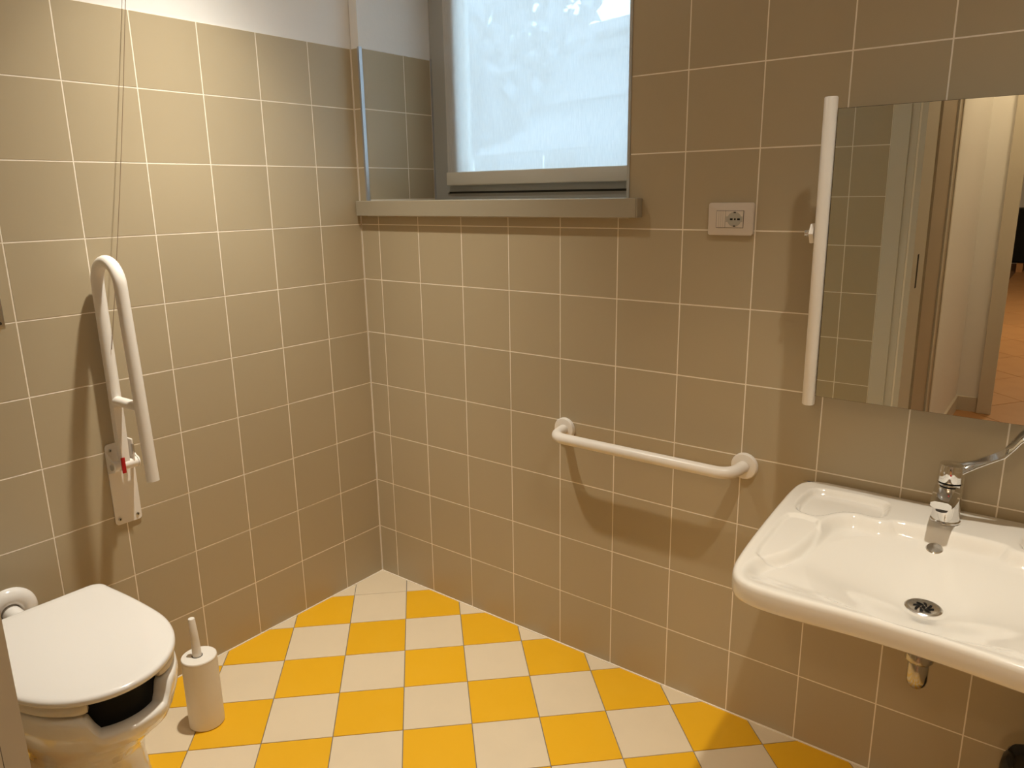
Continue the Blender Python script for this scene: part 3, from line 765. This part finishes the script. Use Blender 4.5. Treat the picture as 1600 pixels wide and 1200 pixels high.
def topz(z, t, x, y):
    if z <= .33: return z
    return .33+(z-.33)*(.434-.33-.043*notch(t, x, y))/(.434-.33)
for z in zlist:
    cx, a, b, p = lev(z); rg = []
    for k in range(NT_):
        t = 2*PI*k/NT_; x, y = spt(cx, a, b, p, t); rg.append(bm.verts.new((max(x, .01), y, topz(z, t, x, y))))
    rings.append(rg)
for (ins, z) in ((.010, .4365), (.034, .435), (.044, .428), (.052, .405), (.06, .35), (.09, .28), (.14, .22)):
    cx, a, b, p = lev(.43); rg = []
    for k in range(NT_):
        t = 2*PI*k/NT_; x, y = spt(cx, a-ins, b-min(ins, .13), p, t); x0, y0 = spt(cx, a, b, p, t)
        zz = z-.043*notch(t, x0, y0)*(1 if z > .41 else max(0, (z-.3)/.13))
        rg.append(bm.verts.new((x, y, zz)))
    rings.append(rg)
for a, b in zip(rings, rings[1:]):
    for k in range(NT_): bm.faces.new((a[k], a[(k+1) % NT_], b[(k+1) % NT_], b[k]))
bm.faces.new(rings[0][::-1]); bm.faces.new(rings[-1])
under(obj('bowl', bm, M['ceramic'], smooth=60, loc=(0, 0, 0)), to)
# black curved strip inside the front opening
bm = bmesh.new(); lo, hi = [], []
inn = []
for k in range(25):
    t = math.radians(-50+100*k/24); cx, a, b, p = lev(.44)
    x, y = spt(cx, a-.0375, b-.0375, 2.1, t); x2, y2 = spt(cx, a-.041, b-.041, 2.1, t)
    lo.append([bm.verts.new((x, y, .375)), bm.verts.new((x, y, .4675)), bm.verts.new((x2, y2, .4675)), bm.verts.new((x2, y2, .375))])
for a, b in zip(lo, lo[1:]):
    for k in range(4): bm.faces.new((a[k], b[k], b[(k+1) % 4], a[(k+1) % 4]))
bm.faces.new(lo[0]); bm.faces.new(lo[-1][::-1])
o = under(obj('front_strip', bm, M['black'], smooth=40, loc=(0, 0, 0)), to); o['label'] = 'black strip inside the open front of the rim'
# seat ring with open front
def dpt(t, L0, L1, hw, back):
    pass
def lid_outline(off, n=72):
    pts = []
    x0 = .122; xw = .40; hw = .187; xf = .650
    for k in range(n+1):         # front arc from +y side to -y side
        t = PI/2-PI*k/n; c, s = math.cos(t), math.sin(t)
        pts.append((xw+(xf-xw-off)*abs(c)**(2/2.05), TYc+(hw-off)*math.copysign(abs(s)**(2/2.05), s)))
    # back: sides taper slightly toward the straight rear edge
    w0 = .172
    side = []
    for k in range(1, 9): side.append((xw-(xw-x0-.045)*k/9, -((hw-off)-(hw-w0)*(k/9)**2)))
    cor = []
    for k in range(0, 7):
        a = PI/2*k/6; cor.append((x0+off+.030-.030*math.sin(a), -(w0-off-.030+.030*math.cos(a))))
    s1 = [(x, TYc+y) for x, y in side+cor]; s2 = [(x, TYc-y) for x, y in (side+cor)][::-1]
    return pts+s1+s2
bm = bmesh.new(); rings = []
for off, z in ((.006, .4695), (.0015, .4715), (0, .4745), (0, .4805), (.0018, .4845), (.006, .4868), (.012, .4878), (.03, .4882)):
    rings.append([bm.verts.new((x, y, z)) for x, y in lid_outline(off)])
n = len(rings[0])
for a, b in zip(rings, rings[1:]):
    for k in range(n): bm.faces.new((a[k], a[(k+1) % n], b[(k+1) % n], b[k]))
bm.faces.new(rings[0][::-1]); bm.faces.new(rings[-1])
under(obj('lid', bm, M['plastic'], smooth=40, loc=(0, 0, 0)), to)
outl = lid_outline(.006); inl = lid_outline(.060)
sel = [i for i, (x, y) in enumerate(outl) if not (x > .5 and abs(y-TYc) < .082)]
first = next(i for i in range(len(outl)) if i not in sel); cut = [i for i in range(len(outl)) if i not in sel]
order = list(range(cut[-1]+1, len(outl)))+list(range(0, cut[0]))
bm = bmesh.new(); secs = []
for q, i in enumerate(order):
    (xo, yo), (xi, yi) = outl[i], inl[i]
    e = min(q, len(order)-1-q); sh = {0: .45, 1: .2, 2: .06}.get(e, 0)
    mx, my_ = (xo+xi)/2, (yo+yi)/2
    xo, yo, xi, yi = xo+(mx-xo)*sh, yo+(my_-yo)*sh, xi+(mx-xi)*sh, yi+(my_-yi)*sh
    def L_(s): return (xo+(xi-xo)*s, yo+(yi-yo)*s)
    prof = [(.0, .4480), (.0, .4600), (.15, .468), (.85, .468), (1, .4600), (1, .4460), (.9, .4420), (.1, .4420)]
    secs.append([bm.verts.new((*L_(s), z)) for s, z in prof])
for a, b in zip(secs, secs[1:]):
    for k in range(8): bm.faces.new((a[k], a[(k+1) % 8], b[(k+1) % 8], b[k]))
bm.faces.new(secs[0][::-1]); bm.faces.new(secs[-1])
under(obj('seat', bm, M['seat'], smooth=50, loc=(0, 0, 0)), to)
for (x, y) in ((.56, TYc-.105), (.56, TYc+.105), (.25, TYc-.15), (.25, TYc+.15)):
    under(obj('bumper', LT([(.007, .4355), (.009, .4375), (.009, .4420)], c=(x, y, 0), n=16), M['seat'], smooth=40, loc=(0, 0, 0)), to)
for s in (-1, 1):
    under(obj('hinge', LT([(.011, .4365), (.012, .438), (.012, .468)], c=(.137, TYc+s*.075, 0), n=20), M['chrome'], smooth=40, loc=(0, 0, 0)), to)
ppr = [(.023, .0005), (.024, .012), (.030, .020), (.042, .0225), (.056, .018), (.066, .008), (.0675, .0005)]
under(obj('pipe_rosette', LT(ppr[::-1], axis='x', c=(0, TYc-.014, .436), n=48), M['plastic'], smooth=60, loc=(0, 0, 0)), to)
bm = bmesh.new(); tube(bm, [(.0008, TYc-.014, .436), (.09, TYc-.01, .43), (.135, TYc, .40)], .0225, n=24)
under(obj('flush_pipe', bm, M['plastic'], smooth=50, loc=(0, 0, 0)), to)

# ------------------------------------------------------------------ toilet brush
tb = thing('toilet_brush', 'white cylindrical toilet brush holder on the floor between toilet and corner', 'toilet brush', (.273, -.953, 0))
under(obj('holder', LT([(.046, .0005), (.049, .003), (.049, .214)], c=(.273, -.953, 0), n=56), M['matt'], smooth=40, loc=(0, 0, 0)), tb)
under(obj('lid', LT([(.0485, .2142), (.0492, .2155), (.0485, .2195), (.047, .221), (.0155, .2212)], c=(.273, -.953, 0), n=56), M['matt'], smooth=40, loc=(0, 0, 0)), tb)
under(obj('handle_socket', LT([(.0152, .2214), (.0152, .2217)], c=(.270, -.956, 0), n=24), M['gasket'], loc=(0, 0, 0)), tb)
bm = bmesh.new(); tube(bm, [(.270, -.956, .218), (.268, -.956, .28), (.265, -.957, .337), (.265, -.957, .339)], [.0130, .0112, .0092, .0085], n=24)
under(obj('handle', bm, M['matt'], smooth=50, loc=(0, 0, 0)), tb)

# ------------------------------------------------------------------ waste bin
bn = thing('waste_bin', 'round waste bin lined with a black bag under the right end of the basin', 'bin', (2.275, -.165, 0))
under(obj('bucket', LT([(.085, .001), (.088, .004), (.108, .285), (.110, .287)], c=(2.275, -.165, 0), n=48), M['darkmetal'], smooth=40, loc=(0, 0, 0)), bn)
bm = bmesh.new(); rings = []; rnd = random.Random(5)
ph = [rnd.uniform(0, 6.28) for _ in range(6)]
for j, (r, z) in enumerate([(.113, .19), (.1165, .23), (.118, .27), (.1165, .292), (.110, .300), (.100, .296), (.092, .27), (.084, .20)]):
    rg = []
    for k in range(80):
        a = 2*PI*k/80; w = .0022*(math.sin(7*a+ph[0]+j*.6)+math.sin(13*a+ph[1]-j*.4)*.8+math.sin(23*a+ph[2]+j)*.5)
        rr_ = r+w; rg.append(bm.verts.new((2.275+rr_*math.cos(a), -.165+min(rr_*math.sin(a), .155), z+.004*math.sin(5*a+ph[3])+.003*math.sin(11*a+ph[4]))))
    rings.append(rg)
for a, b in zip(rings, rings[1:]):
    for k in range(80): bm.faces.new((a[k], a[(k+1) % 80], b[(k+1) % 80], b[k]))
under(obj('bin_bag', bm, M['bag'], smooth=50, loc=(0, 0, 0)), bn)

# ------------------------------------------------------------------ ceiling downlights (above the frame)
for k, (lx, ly) in enumerate(LAMP):
    cl = thing('ceiling_downlight', ['round recessed ceiling downlight above the toilet side', 'round recessed ceiling downlight above the basin side'][k], 'ceiling light', (lx, ly, CEIL), group='downlights in the washroom ceiling')
    under(obj('trim_ring', LT([(.062, -.0005), (.062, -.004), (.052, -.006), (.045, -.002), (.045, -.0005)], c=(lx, ly, CEIL), n=40), M['matt'], smooth=40, loc=(0, 0, 0)), cl)
